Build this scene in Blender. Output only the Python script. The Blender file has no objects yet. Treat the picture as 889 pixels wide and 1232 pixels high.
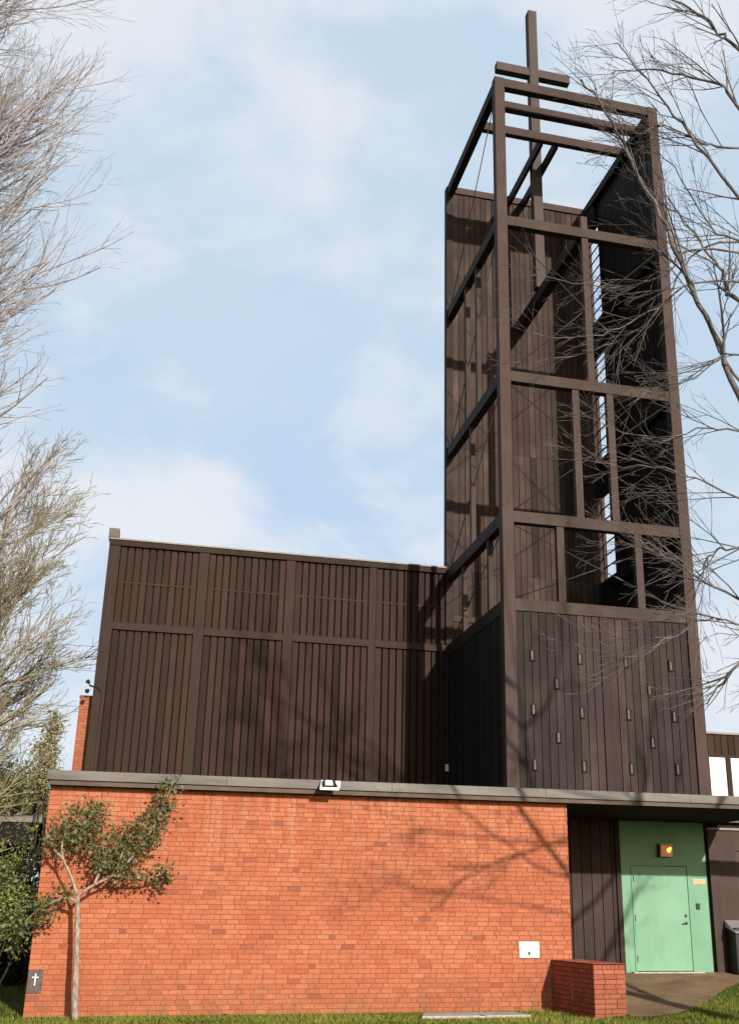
import bpy, math, random
from mathutils import Vector, Matrix
R_ = math.radians
rng = random.Random(7)
scene = bpy.context.scene
COL = scene.collection

# ------------------------------------------------------------------ helpers
class MB:
    """collects boxes, tubes, quads in world coordinates; build() links them as one mesh object"""
    def __init__(s): s.v=[]; s.f=[]; s.t=[]; s.m=[]
    def face(s, pts, tint=.5, mi=0):
        n=len(s.v); s.v.extend(pts); s.f.append(tuple(range(n,n+len(pts)))); s.t.append(tint); s.m.append(mi)
    def hexa(s, c, tint=.5, mi=0):
        n=len(s.v); s.v.extend(c)
        for q in ((3,2,1,0),(4,5,6,7),(0,1,5,4),(1,2,6,5),(2,3,7,6),(3,0,4,7)):
            s.f.append(tuple(n+i for i in q)); s.t.append(tint); s.m.append(mi)
    def box(s,x0,x1,y0,y1,z0,z1,tint=.5,mi=0):
        s.hexa([(x0,y0,z0),(x1,y0,z0),(x1,y1,z0),(x0,y1,z0),(x0,y0,z1),(x1,y0,z1),(x1,y1,z1),(x0,y1,z1)],tint,mi)
    def bar(s,a,b,w,h,up=(0,0,1),tint=.5):
        a=Vector(a);b=Vector(b);d=(b-a).normalized();u=Vector(up)
        sd=d.cross(u)
        if sd.length<1e-4: sd=d.cross(Vector((0,1,0)))
        sd.normalize();u=sd.cross(d)
        c=[]
        for p in (a,b):
            for i,j in ((-1,-1),(1,-1),(1,1),(-1,1)): c.append(tuple(p+sd*(w/2*i)+u*(h/2*j)))
        s.hexa(c,tint)
    def tube(s,pts,rad,n=6,cap=True,tint=.5):
        pts=[Vector(p) for p in pts]; base=len(s.v); N=len(pts)
        ref=Vector((.31,.52,.8))
        for i,p in enumerate(pts):
            d=(pts[min(i+1,N-1)]-pts[max(i-1,0)])
            if d.length<1e-9: d=Vector((0,0,1))
            d.normalize()
            a=d.cross(ref)
            if a.length<.05: a=d.cross(Vector((1,0,0)))
            a.normalize(); b=d.cross(a)
            r=rad[i] if hasattr(rad,'__len__') else rad
            for k in range(n):
                t=2*math.pi*k/n
                s.v.append(tuple(p+a*(r*math.cos(t))+b*(r*math.sin(t))))
        for i in range(N-1):
            for k in range(n):
                k2=(k+1)%n
                s.f.append((base+i*n+k,base+i*n+k2,base+(i+1)*n+k2,base+(i+1)*n+k)); s.t.append(tint); s.m.append(0)
        if cap and n>3:
            s.f.append(tuple(base+k for k in reversed(range(n)))); s.t.append(tint); s.m.append(0)
            s.f.append(tuple(base+(N-1)*n+k for k in range(n))); s.t.append(tint); s.m.append(0)
    def build(s,name,mat,parent=None,smooth=False,bevel=0):
        off=parent.matrix_world.translation if parent else Vector((0,0,0))
        if parent is None and s.v:      # origin at the base centre of the thing
            xs=[v[0] for v in s.v];ys=[v[1] for v in s.v];zs=[v[2] for v in s.v]
            off=Vector(((min(xs)+max(xs))/2,(min(ys)+max(ys))/2,min(zs)))
        me=bpy.data.meshes.new(name)
        me.from_pydata([(v[0]-off.x,v[1]-off.y,v[2]-off.z) for v in s.v],[],s.f)
        mats=mat if isinstance(mat,(list,tuple)) else [mat]
        for m in mats: me.materials.append(m)
        if len(mats)>1: me.polygons.foreach_set('material_index',s.m)
        a=me.attributes.new('tint','FLOAT','FACE'); a.data.foreach_set('value',s.t)
        if smooth: me.polygons.foreach_set('use_smooth',[True]*len(s.f))
        me.update()
        o=bpy.data.objects.new(name,me); COL.objects.link(o)
        if parent:
            o.parent=parent
            if getattr(parent,'_',None) is None and parent.type=='MESH': o.location=(0,0,0)
        else: o.location=off
        o.matrix_basis.translation=(0,0,0) if parent else off
        if bevel:
            b=o.modifiers.new('bevel','BEVEL'); b.width=bevel; b.segments=2; b.limit_method='ANGLE'
        bpy.context.view_layer.update()
        return o

def tag(o,label=None,cat=None,group=None,kind=None):
    if label: o['label']=label
    if cat: o['category']=cat
    if group: o['group']=group
    if kind: o['kind']=kind
    return o
def thing(name,loc,label,cat,group=None):
    o=bpy.data.objects.new(name,None); COL.objects.link(o); o.location=loc; o.empty_display_size=.2
    bpy.context.view_layer.update()
    return tag(o,label,cat,group)
def BX(name,mat,parent,x0,x1,y0,y1,z0,z1,tint=.5,bevel=0):
    m=MB(); m.box(x0,x1,y0,y1,z0,z1,tint); return m.build(name,mat,parent,bevel=bevel)

# ------------------------------------------------------------------ materials
class NT:
    def __init__(s,name):
        s.mat=bpy.data.materials.new(name); s.mat.use_nodes=True
        s.t=s.mat.node_tree; s.b=s.t.nodes['Principled BSDF']
    def n(s,typ,**kw):
        x=s.t.nodes.new(typ)
        for k,v in kw.items(): setattr(x,k,v)
        return x
    def l(s,a,b): s.t.links.new(a,b)
    def coord(s,scale=(1,1,1)):
        tc=s.n('ShaderNodeTexCoord'); mp=s.n('ShaderNodeMapping'); mp.inputs['Scale'].default_value=scale
        s.l(tc.outputs['Object'],mp.inputs['Vector']); return mp.outputs['Vector']
    def noise(s,vec,scale,detail=4,rough=.55):
        x=s.n('ShaderNodeTexNoise'); x.inputs['Scale'].default_value=scale; x.inputs['Detail'].default_value=detail
        x.inputs['Roughness'].default_value=rough; s.l(vec,x.inputs['Vector']); return x.outputs['Fac']
    def ramp(s,fac,stops):
        x=s.n('ShaderNodeValToRGB'); e=x.color_ramp.elements
        while len(e)<len(stops): e.new(.5)
        for i,(p,c) in enumerate(stops):
            e[i].position=p; e[i].color=(c,c,c,1) if not hasattr(c,'__len__') else (*c,1)
        s.l(fac,x.inputs['Fac']); return x.outputs['Color']
    def mix(s,fac,a,b,mode='MIX'):
        x=s.n('ShaderNodeMix',data_type='RGBA',blend_type=mode)
        if isinstance(fac,(int,float)): x.inputs['Factor'].default_value=fac
        else: s.l(fac,x.inputs['Factor'])
        for i,v in ((6,a),(7,b)):
            if hasattr(v,'default_value') or hasattr(v,'links'): s.l(v,x.inputs[i])
            else: x.inputs[i].default_value=(*v,1)
        return x.outputs[2]
    def map(s,v,a,b):
        x=s.n('ShaderNodeMapRange'); x.inputs['From Min'].default_value=a; x.inputs['From Max'].default_value=b; s.l(v,x.inputs['Value']); return x.outputs['Result']
    def mul(s,a,b):
        x=s.n('ShaderNodeMath',operation='MULTIPLY'); s.l(a,x.inputs[0]); s.l(b,x.inputs[1]); return x.outputs[0]
    def tint(s): 
        x=s.n('ShaderNodeAttribute',attribute_name='tint'); return x.outputs['Fac']
    def bump(s,h,strength,dist=.01):
        x=s.n('ShaderNodeBump'); x.inputs['Strength'].default_value=strength; x.inputs['Distance'].default_value=dist
        s.l(h,x.inputs['Height']); s.l(x.outputs['Normal'],s.b.inputs['Normal'])
    def fin(s,col,rough=.8,spec=.25):
        if hasattr(col,'links'): s.l(col,s.b.inputs['Base Color'])
        else: s.b.inputs['Base Color'].default_value=(*col,1)
        if hasattr(rough,'links'): s.l(rough,s.b.inputs['Roughness'])
        else: s.b.inputs['Roughness'].default_value=rough
        s.b.inputs['Specular IOR Level'].default_value=spec
        return s.mat

def wood(name,dark,light,worn,rough=.75,wear=.5):
    """stained timber: streaks along z, board tint, bleached patches"""
    k=NT(name)
    st=k.noise(k.coord((9,9,.45)),4,5,.6)
    pat=k.noise(k.coord((.7,.7,.55)),1.6,4,.55)
    c=k.mix(k.ramp(st,[(.3,0),(.72,1)]),dark,light)
    c=k.mix(k.ramp(pat,[(.45,0),(.75,wear)]),c,worn)
    wn=k.n('ShaderNodeTexWhiteNoise',noise_dimensions='1D'); k.l(k.tint(),wn.inputs['W'])
    c=k.mix(k.ramp(wn.outputs['Value'],[(.55,0),(.6,.45)]),c,tuple(x*y for x,y in zip(light,(.98,.86,1.0))))   # some boards took the stain purplish
    drip=k.noise(k.coord((14,14,.16)),2.2,4,.6)
    c=k.mix(k.ramp(drip,[(.62,0),(.8,.45)]),c,tuple(x*1.6 for x in worn))
    tt=k.ramp(k.tint(),[(0,.50),(1,1.45)])
    c=k.mix(1,c,tt,'MULTIPLY')
    k.bump(st,.35,.006)
    return k.fin(c,rough,.22)
def plain(name,c,rough=.7,spec=.3,var=.12,scale=3,metal=0):
    k=NT(name); n=k.noise(k.coord(),scale,4)
    a=tuple(x*(1-var) for x in c); b=tuple(min(1,x*(1+var)) for x in c)
    k.b.inputs['Metallic'].default_value=metal
    m=k.fin(k.mix(k.ramp(n,[(.3,0),(.7,1)]),a,b),rough,spec); return m

W_HALL=wood('hall_timber',(0.0243,0.0120,0.0076),(0.0436,0.0226,0.0145),(0.0609,0.0337,0.0220),wear=.35)
W_TRIM=wood('hall_trim_timber',(0.0302,0.0175,0.0114),(0.0437,0.0264,0.0182),(0.0588,0.0383,0.0277),wear=.4)
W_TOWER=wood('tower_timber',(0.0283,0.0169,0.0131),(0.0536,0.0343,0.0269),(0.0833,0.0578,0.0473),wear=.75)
W_POST=wood('tower_post_timber',(0.0452,0.0292,0.0230),(0.0706,0.0480,0.0385),(0.1023,0.0751,0.0630),wear=.7)
W_SHADED=wood('shaded_timber',(.012,.009,.0075),(.024,.018,.0145),(.034,.026,.021),wear=.4)  # shade put into the colour: darker tower timber for faces away from the sun
W_BASE=wood('tower_base_timber',(0.0190,0.0119,0.0109),(0.0422,0.0279,0.0246),(0.0648,0.0457,0.0398),wear=.75)
W_CROSS=wood('cross_timber',(0.0595,0.0454,0.0378),(0.0892,0.0702,0.0598),(0.1148,0.0942,0.0810),wear=.6)

def brick_mat(name,a,b,burnt):
    k=NT(name)
    t=k.tint(); 
    c=k.ramp(t,[(0,burnt),(.035,tuple(x*1.12 for x in burnt)),(.075,a),(.55,tuple((x+y)/2 for x,y in zip(a,b))),(1,b)])
    big=k.noise(k.coord((.8,.8,1.6)),.8,3)
    c=k.mix(k.ramp(big,[(.35,0),(.7,.55)]),c,tuple(x*y for x,y in zip(a,(.98,.8,.7))))
    sep=k.n('ShaderNodeSeparateXYZ'); k.l(k.coord(),sep.inputs[0])
    # lime runs under the roof edge and soil splash at the foot, broken up by noise
    run=k.noise(k.coord((3.2,3.2,.22)),2.4,5,.6); hi=k.ramp(k.map(sep.outputs['Z'],1.5,3.7),[(.1,0),(1,1)])
    c=k.mix(k.mul(k.ramp(run,[(.48,0),(.72,.7)]),hi),c,(.52,.27,.17))
    blot=k.noise(k.coord((.5,.5,.7)),1.7,6,.62); c=k.mix(k.ramp(blot,[(.5,0),(.72,.38)]),c,(.30,.105,.06))
    sp=k.noise(k.coord((1.6,1.6,1.2)),3.0,5,.65); lo=k.ramp(k.map(sep.outputs['Z'],.75,0),[(.0,0),(1,1)])
    c=k.mix(k.mul(k.ramp(sp,[(.4,0),(.68,.75)]),lo),c,(.20,.10,.055))
    fine=k.noise(k.coord(),38,4,.6)
    c=k.mix(1,c,k.ramp(fine,[(.25,.74),(.75,1.2)]),'MULTIPLY')
    k.bump(fine,.5,.004)
    return k.fin(c,.88,.2)
BRICK=brick_mat('orange_brick',(.40,.118,.060),(.505,.180,.095),(.26,.088,.055))
BRICK_L=brick_mat('dark_red_brick',(.31,.085,.048),(.42,.135,.078),(.2,.06,.04))
kk=NT('brick_mortar'); nn=kk.noise(kk.coord(),14,4)
MORTAR=kk.fin(kk.mix(kk.ramp(nn,[(.3,0),(.7,1)]),(.185,.072,.042),(.29,.125,.078)),.95,.1)
MORTAR_D=plain('dirty_mortar',(.075,.035,.024),.95,.1,var=.3,scale=9)
kk=NT('hearth_brick'); br=kk.n('ShaderNodeTexBrick'); kk.l(kk.coord((1,1,1)),br.inputs['Vector'])
tc=[x for x in kk.t.nodes if x.type=='MAPPING'][0]; tc.inputs['Rotation'].default_value=(R_(90),0,0)
br.inputs['Color1'].default_value=(.31,.098,.050,1); br.inputs['Color2'].default_value=(.39,.14,.075,1); br.inputs['Mortar'].default_value=(.20,.09,.055,1)
br.inputs['Scale'].default_value=1; br.inputs['Brick Width'].default_value=.22; br.inputs['Row Height'].default_value=.08; br.inputs['Mortar Size'].default_value=.008
BRICKTEX=kk.fin(br.outputs['Color'],.9,.2)

kk=NT('zinc_fascia'); n1=kk.noise(kk.coord((.35,1,2)),2.2,5); n2=kk.noise(kk.coord((3,3,.6)),5,4)
c=kk.mix(kk.ramp(n1,[(.35,0),(.7,1)]),(.085,.074,.064),(.185,.165,.142)); c=kk.mix(kk.ramp(n2,[(.5,0),(.8,.4)]),c,(.085,.075,.062))
FASCIA=kk.fin(c,.55,.4)
FASC_BOARD=plain('fascia_board',(.105,.075,.058),.7,var=.25)
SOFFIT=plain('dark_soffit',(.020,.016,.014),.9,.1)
ROOF=plain('roof_gravel',(.16,.15,.14),.95,.1,var=.3,scale=20)
COPING=plain('pale_coping',(.26,.23,.20),.6,var=.15)
kk=NT('green_paint'); n1=kk.noise(kk.coord((1,1,.6)),2.2,5); n2=kk.noise(kk.coord((4,4,1)),7,4)
c=kk.mix(kk.ramp(n1,[(.35,0),(.7,1)]),(.132,.298,.185),(.165,.348,.228)); c=kk.mix(kk.ramp(n2,[(.55,0),(.85,.25)]),c,(.11,.23,.15))
GREEN=kk.fin(c,.5,.35)
kk=NT('green_door_paint'); n1=kk.noise(kk.coord((1,1,.6)),1.7,5)
_c=kk.mix(kk.ramp(n1,[(.35,0),(.7,1)]),(.150,.325,.205),(.182,.375,.25))
_c=kk.mix(kk.ramp(kk.noise(kk.coord((2.2,2.2,.5)),3.4,6,.65),[(.54,0),(.74,.35)]),_c,(.085,.19,.125))
_c=kk.mix(kk.ramp(kk.noise(kk.coord((9,9,5)),5,5,.7),[(.63,0),(.72,.5)]),_c,(.20,.30,.21))
GREEN2=kk.fin(_c,.45,.35)
BLACK=plain('black_plastic',(.012,.012,.013),.45,.4)
DARKMETAL=plain('dark_metal',(.03,.028,.027),.5,.4)
SILVER=plain('brushed_aluminium',(.62,.62,.63),.35,.5,var=.1,metal=.7)
GREYPL=plain('grey_panel',(.42,.43,.46),.5,.4)
WHITE=plain('white_paint',(.80,.79,.75),.55,.3,var=.03)
SIGNW=plain('sign_white',(.82,.81,.77),.5,.3,var=.03)
INK=plain('grey_ink',(.50,.50,.50),.7,.2)
INKD=plain('dark_ink',(.10,.10,.10),.7,.2)
STONE=plain('plaque_stone',(.115,.090,.083),.8,.2,var=.3,scale=14)
BRASS=plain('tan_plate',(.56,.44,.27),.5,.4)
CONC=plain('concrete',(.44,.41,.38),.85,.2,var=.2,scale=9)
BLIND=plain('window_blind',(.86,.85,.80),.8,.2,var=.02)
PANE=plain('dull_glass',(.15,.125,.10),.7,.1,var=.2,scale=6)
kk=NT('glass'); kk.b.inputs['Transmission Weight'].default_value=.0
GLASS=kk.fin((.03,.045,.045),.08,.7)
kk=NT('lamp_glow'); kk.b.inputs['Emission Color'].default_value=(1,.55,.12,1); kk.b.inputs['Emission Strength'].default_value=1.6
GLOW=kk.fin((.8,.5,.15),.4)
kk=NT('amber_lens'); kk.b.inputs['Emission Color'].default_value=(1,.30,.03,1); kk.b.inputs['Emission Strength'].default_value=.16
AMBER=kk.fin((.45,.16,.03),.3,.5)

kk=NT('lawn'); n1=kk.noise(kk.coord(),1.3,5); n2=kk.noise(kk.coord(),40,4)
c=kk.mix(kk.ramp(n1,[(.35,0),(.7,1)]),(.036,.062,.010),(.085,.105,.020)); c=kk.mix(kk.ramp(n2,[(.45,0),(.8,.7)]),c,(.055,.045,.018))
kk.bump(n2,.8,.03); LAWN=kk.fin(c,.95,.1)
kk=NT('grass_blades'); t=kk.tint()
c=kk.ramp(t,[(0,(.060,.090,.012)),(.45,(.165,.190,.024)),(.8,(.28,.27,.050)),(1,(.40,.31,.12))]); GRASS=kk.fin(c,.7,.2)
kk.b.inputs['Subsurface Weight'].default_value=0
kk=NT('walkway_paving'); n1=kk.noise(kk.coord(),1.1,5); n2=kk.noise(kk.coord(),22,5,.65)
c=kk.mix(kk.ramp(n1,[(.35,0),(.7,1)]),(.21,.135,.080),(.38,.25,.15)); c=kk.mix(kk.ramp(n2,[(.45,0),(.75,.6)]),c,(.075,.050,.030))
c=kk.mix(kk.ramp(kk.noise(kk.coord(),2.6,4),[(.56,0),(.72,.6)]),c,(.075,.085,.025))
kk.bump(n2,.5,.01); PAVE=kk.fin(c,.92,.15)
def bark(name,a,b,sc=6):
    k=NT(name); n=k.noise(k.coord((1,1,.4)),sc,5); m=k.mix(k.ramp(n,[(.35,0),(.68,1)]),a,b); k.bump(n,.6,.01); return k.fin(m,.9,.15)
BARK_L=bark('pale_twigs',(.26,.235,.24),(.48,.43,.43))
BARK_T=bark('tan_twigs',(.21,.175,.11),(.38,.33,.23))
BARK_R=bark('grey_brown_bark',(.085,.072,.070),(.23,.195,.175))
BARK_S=bark('pinkish_bark',(.17,.125,.095),(.47,.37,.30),22)
BARK_D=bark('dark_stems',(.03,.025,.02),(.07,.055,.042))
def leafm(name,stops,trans=.0):
    k=NT(name); c=k.ramp(k.tint(),stops); k.b.inputs['Transmission Weight'].default_value=0
    m=k.fin(c,.6,.3)
    # thin leaves pass some light
    tr=k.n('ShaderNodeBsdfTranslucent'); mx=k.n('ShaderNodeMixShader'); mx.inputs[0].default_value=.25
    out=[x for x in k.t.nodes if x.type=='OUTPUT_MATERIAL'][0]
    k.l(c,tr.inputs['Color']); k.l(k.b.outputs[0],mx.inputs[1]); k.l(tr.outputs[0],mx.inputs[2]); k.l(mx.outputs[0],out.inputs[0]); return m
LEAF_S=leafm('olive_leaves',[(0,(.035,.050,.014)),(.35,(.105,.135,.040)),(.72,(.18,.19,.080)),(1,(.34,.25,.16))])
LEAF_G=leafm('green_leaves',[(0,(.045,.062,.016)),(.45,(.17,.20,.055)),(1,(.33,.34,.12))])
LEAF_D=leafm('dark_hedge_leaves',[(0,(.004,.009,.004)),(.6,(.010,.020,.008)),(1,(.022,.036,.014))])
LEAF_O=leafm('khaki_needles',[(0,(.16,.145,.06)),(.5,(.31,.275,.125)),(1,(.42,.37,.19))])
LEAF_GR=leafm('grey_green_leaves',[(0,(.060,.062,.035)),(.5,(.11,.108,.065)),(1,(.16,.155,.10))])

# ------------------------------------------------------------------ camera
cam=bpy.data.cameras.new('camera'); co=bpy.data.objects.new('camera',cam); COL.objects.link(co)
Rv=Vector((0.96899526,-0.24688938,0.00968623)); Uv=Vector((-0.08996844,-0.31605526,0.94446533)); Fv=Vector((0.23011707,0.91605388,0.3284683))
M=Matrix((( Rv.x,Uv.x,-Fv.x,1.58531),(Rv.y,Uv.y,-Fv.y,-19.86207),(Rv.z,Uv.z,-Fv.z,1.70424),(0,0,0,1)))
co.matrix_world=M
cam.sensor_fit='VERTICAL'; cam.sensor_height=24; cam.sensor_width=24*738/1024
cam.lens=1270.19/1232*24
cam.shift_x=-(503.054-444.5)/1232; cam.shift_y=(654.302-616)/1232
cam.clip_end=3000
scene.camera=co

# ------------------------------------------------------------------ light and sky
sd=Vector((.225,-1,.352)).normalized()      # towards the sun
elev=math.asin(sd.z); az=math.atan2(sd.x,sd.y)
w=bpy.data.worlds.new('World'); scene.world=w; w.use_nodes=True
nt=w.node_tree; bg=nt.nodes['Background']; bg.inputs['Strength'].default_value=.10
sky=nt.nodes.new('ShaderNodeTexSky'); sky.sky_type='NISHITA'; sky.sun_disc=False
sky.sun_elevation=elev; sky.sun_rotation=az; sky.air_density=1; sky.dust_density=1.2; sky.ozone_density=1
tcw=nt.nodes.new('ShaderNodeTexCoord'); mpw=nt.nodes.new('ShaderNodeMapping'); mpw.inputs['Scale'].default_value=(1.0,1.0,1.7); mpw.inputs['Location'].default_value=(.35,.2,.1)
nt.links.new(tcw.outputs['Generated'],mpw.inputs['Vector'])
def wnoise(scale,detail,rough,dist):
    x=nt.nodes.new('ShaderNodeTexNoise'); x.inputs['Scale'].default_value=scale; x.inputs['Detail'].default_value=detail; x.inputs['Roughness'].default_value=rough; x.inputs['Distortion'].default_value=dist
    nt.links.new(mpw.outputs['Vector'],x.inputs['Vector']); return x.outputs['Fac']
def wramp(f,st):
    x=nt.nodes.new('ShaderNodeValToRGB'); x.color_ramp.interpolation='EASE'
    for i,(p,c) in enumerate(st): x.color_ramp.elements[i].position=p; x.color_ramp.elements[i].color=(c,c,c,1)
    nt.links.new(f,x.inputs['Fac']); return x.outputs['Color']
def wmix(f,a,b):
    x=nt.nodes.new('ShaderNodeMix'); x.data_type='RGBA'
    if isinstance(f,float): x.inputs['Factor'].default_value=f
    else: nt.links.new(f,x.inputs['Factor'])
    for i,v in ((6,a),(7,b)):
        if hasattr(v,'links'): nt.links.new(v,x.inputs[i])
        else: x.inputs[i].default_value=(*v,1)
    return x.outputs[2]
SKYB=(4.75,6.25,8.3); CLD=(7.5,7.9,8.5); CLD2=(5.5,6.75,8.0)
sep=nt.nodes.new('ShaderNodeSeparateXYZ'); nt.links.new(tcw.outputs['Generated'],sep.inputs[0])
north=wramp(sep.outputs['Y'],[(.12,0),(.5,1)])          # the thin cloud bank lies to the north, clear sky elsewhere
clouded=wmix(wramp(wnoise(2.3,5,.5,.35),[(.32,0),(.54,.95)]),SKYB,CLD2)
clouded=wmix(wramp(wnoise(3.4,8,.52,.25),[(.43,0),(.60,1)]),clouded,CLD)
clouded=wmix(wramp(wnoise(6.5,8,.55,.4),[(.50,0),(.70,.6)]),clouded,(7.8,8.1,8.55))
nf=nt.nodes.new('ShaderNodeMath'); nf.operation='MULTIPLY'; nf.inputs[1].default_value=.92; nt.links.new(north,nf.inputs[0])
nt.links.new(wmix(nf.outputs[0],sky.outputs[0],clouded),bg.inputs['Color'])
sun=bpy.data.lights.new('sun','SUN'); sun.energy=4.7; sun.angle=R_(.8); sun.color=(1,.93,.83)
so=bpy.data.objects.new('sun',sun); COL.objects.link(so); so.rotation_euler=(-sd).to_track_quat('-Z','Y').to_euler(); so.location=(10,-40,30)
vs=scene.view_settings; vs.view_transform='Standard'; vs.look='None'; vs.gamma=1; vs.use_curve_mapping=False; vs.exposure=0.15

# ------------------------------------------------------------------ ground
def gz(x,y):
    a=min(1,max(0,(y+2.2)/5.4)); b=min(1,max(0,(x-9.35)/.7)); b=b*b*(3-2*b)
    return .47*a*b
def sheet(name,mat,xs,ys,dz,kind='structure',inside=None):
    m=MB(); 
    for i in range(len(xs)-1):
        for j in range(len(ys)-1):
            if inside and not inside((xs[i]+xs[i+1])/2,(ys[j]+ys[j+1])/2): continue
            p=[(xs[i],ys[j]),(xs[i+1],ys[j]),(xs[i+1],ys[j+1]),(xs[i],ys[j+1])]
            m.face([(a,b,gz(a,b)+dz) for a,b in p])
    o=m.build(name,mat,smooth=True); tag(o,kind=kind); return o
def lin(a,b,n): return [a+(b-a)*i/n for i in range(n+1)]
xs=[-900,-200,-60,-20]+lin(-10,9,19)+lin(9.35,10.05,7)+lin(10.5,20,19)+[40,100,300,900]
ys=[-900,-200,-60,-25]+lin(-15,-3,12)+lin(-2.2,3.2,14)+lin(4,20,8)+[40,100,300,900]
o=sheet('ground',LAWN,xs,ys,0)
# paved walkway up to the door, with a curved lawn edge
edge=[(9.98,-1.75),(10.3,-1.78),(10.9,-1.55),(11.4,-1.15),(12.0,-.55),(12.6,.15),(13.4,1.1),(14.3,1.9),(15.5,2.35),(20,2.6)]
m=MB()
def wy(x):
    for (a,b),(c,d) in zip(edge,edge[1:]):
        if a<=x<=c: return b+(d-b)*(x-a)/(c-a)
    return 2.6
X=9.98
while X<19.9:
    x2=X+.16
    for j in range(12):
        ya,yb=wy(X),wy(x2); t0,t1=j/12,(j+1)/12
        q=[(X,ya+(3.3-ya)*t0),(x2,yb+(3.3-yb)*t0),(x2,yb+(3.3-yb)*t1),(X,ya+(3.3-ya)*t1)]
        m.face([(a,b,gz(a,b)+.006) for a,b in q])
    X=x2
tag(m.build('path',PAVE,smooth=True),kind='structure')

# grass blades
m=MB()
def blade(x,y,h,tint):
    a=rng.uniform(0,6.283); wv=rng.uniform(.003,.006); le=rng.uniform(-.5,.5)*h; le2=rng.uniform(-.5,.5)*h
    z=gz(x,y); dx,dy=math.cos(a)*wv,math.sin(a)*wv
    m.face([(x-dx,y-dy,z),(x+dx,y+dy,z),(x+le,y+le2,z+h)],tint)
def clump(x,y): return .5+.25*math.sin(x*1.7+.6*math.sin(y*2.1))+.25*math.sin(y*2.9+x*.8+1)
for i in range(60000):
    x=rng.uniform(-2.5,15.5); y=rng.uniform(-3.6,.0)
    if i>48000: x=rng.uniform(9.9,16); y=rng.uniform(-2,2.5)
    if x>9.9 and y>wy(x)+rng.uniform(-.07,.05): continue
    if x<9.9 and y>-.005: continue
    if x<9.3 and y>-.16 and rng.random()<.75: continue
    if clump(x*2.3+4,y*3.1)<.12 and rng.random()<.8: continue
    c=clump(x,y); h=rng.uniform(.03,.065)*(.6+.8*c)
    if x>9.9: h*=1.15
    blade(x,y,h,min(1,max(0,rng.gauss(.42+.2*c-(.16 if x>9.9 else 0),.2))))
for i in range(16000):
    x=rng.uniform(-5,-.02); y=rng.uniform(0,13); 
    blade(x,y,rng.uniform(.03,.07),min(1,max(0,rng.gauss(.35,.18))))
tag(m.build('grass',GRASS),'short winter lawn grass in front of the brick wall','grass',kind='stuff')

# ------------------------------------------------------------------ brickwork
def brickwork(m,org,u,L,H,n,course=.08,lng=.213,sht=.103,gap=.010,depth=.09,seed=1,burnt=.028,soldier=False):
    """bricks on a vertical face: org lower corner, u direction along, n outward normal; mortar core is set back"""
    r=random.Random(seed); u=Vector(u).normalized(); n=Vector(n).normalized(); o=Vector(org); rows=int(round(H/course)); ch=H/rows
    for k in range(rows):
        z0=k*ch; z1=z0+ch-gap
        pos=-r.uniform(0,.05)-(0 if k%2 else lng*.6); long=bool(k%2)
        sol = soldier and k==rows-1
        while pos<L:
            wd=(.07 if sol else (lng if long else sht))
            a=max(0,pos); b=min(L,pos+wd); pos+=wd+gap; 
            if not sol: long=(r.random()<.72) if long else True
            if b-a<.02: continue
            t=r.uniform(.09,1)**.9
            if r.random()<burnt: t=r.uniform(0,.05)
            pr=r.uniform(.004,.009)
            jz=r.uniform(-.0015,.0015)
            p=[]
            for zz in (z0+jz,z1+jz):
                for (s_,d_) in ((a,pr),(b,pr),(b,-depth),(a,-depth)):
                    q=o+u*s_+n*d_; p.append((q.x,q.y,q.z+zz))
            m.hexa([p[0],p[1],p[2],p[3],p[4],p[5],p[6],p[7]],t,0)

ent=thing('entrance_building',(5,0,0),'single storey orange brick block with grey metal roof edge and a green entrance','building')
FZ=3.72
m=MB()
brickwork(m,(0,0,0),(1,0,0),9.62,FZ,(0,-1,0),seed=3)
brickwork(m,(0,8.2,0),(0,-1,0),8.19,FZ,(-1,0,0),seed=4)
brickwork(m,(9.62,.012,0),(0,1,0),3.0,FZ,(1,0,0),seed=5)
m.box(.004,9.616,.004,.45,0,FZ,.5,1); m.box(.004,.4,.452,8.2,0,FZ,.5,1); m.box(9.2,9.616,.452,3.1,0,FZ,.5,1)
brick_w=m.build('brick_wall',[BRICK,MORTAR],ent)
# roof slab, fascia with drip board
BX('roof',ROOF,ent,-.0,14.75,.065,8.25,FZ+.02,3.93)
BX('roof',ROOF,ent,14.752,18.5,3.1,8.25,FZ+.02,3.93)
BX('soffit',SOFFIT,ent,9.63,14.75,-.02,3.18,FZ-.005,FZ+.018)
BX('edge_beam',SOFFIT,ent,14.752,18.5,-.15,.06,FZ,3.93)
m=MB(); x=-.04
for L in (3.05,3.05,3.05,3.05,3.05,3.05,):
    m.box(x,x+L-.006,-.26,-.235,3.80,3.96,rng.random()); m.box(x,x+L-.006,-.234,.06,3.935,3.962,rng.random()); x+=L
m.box(-.064,-.041,-.26,8.2,3.80,3.96)
m.build('roof_fascia',FASCIA,ent)
m=MB(); m.box(-.02,18.4,-.215,-.155,FZ-.005,3.80); m.box(-.02,.03,-.153,8.2,FZ-.005,3.80); m.box(.032,18.4,-.153,-.02,3.77,3.80)
m.build('drip_board',FASC_BOARD,ent)
# planks left of the door
m=MB(); x=9.75; 
while x<12.0:
    m.box(x,x+.225,3.16,3.2,.40,FZ-.01,rng.random()*.8); x+=.243
m.box(9.7,12.1,3.205,3.24,.38,FZ-.01,.1)
m.build('plank_cladding',W_BASE,ent)
BX('corner_trim',W_BASE,ent,12.03,12.12,3.11,3.2,.44,FZ-.01,.3)
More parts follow.
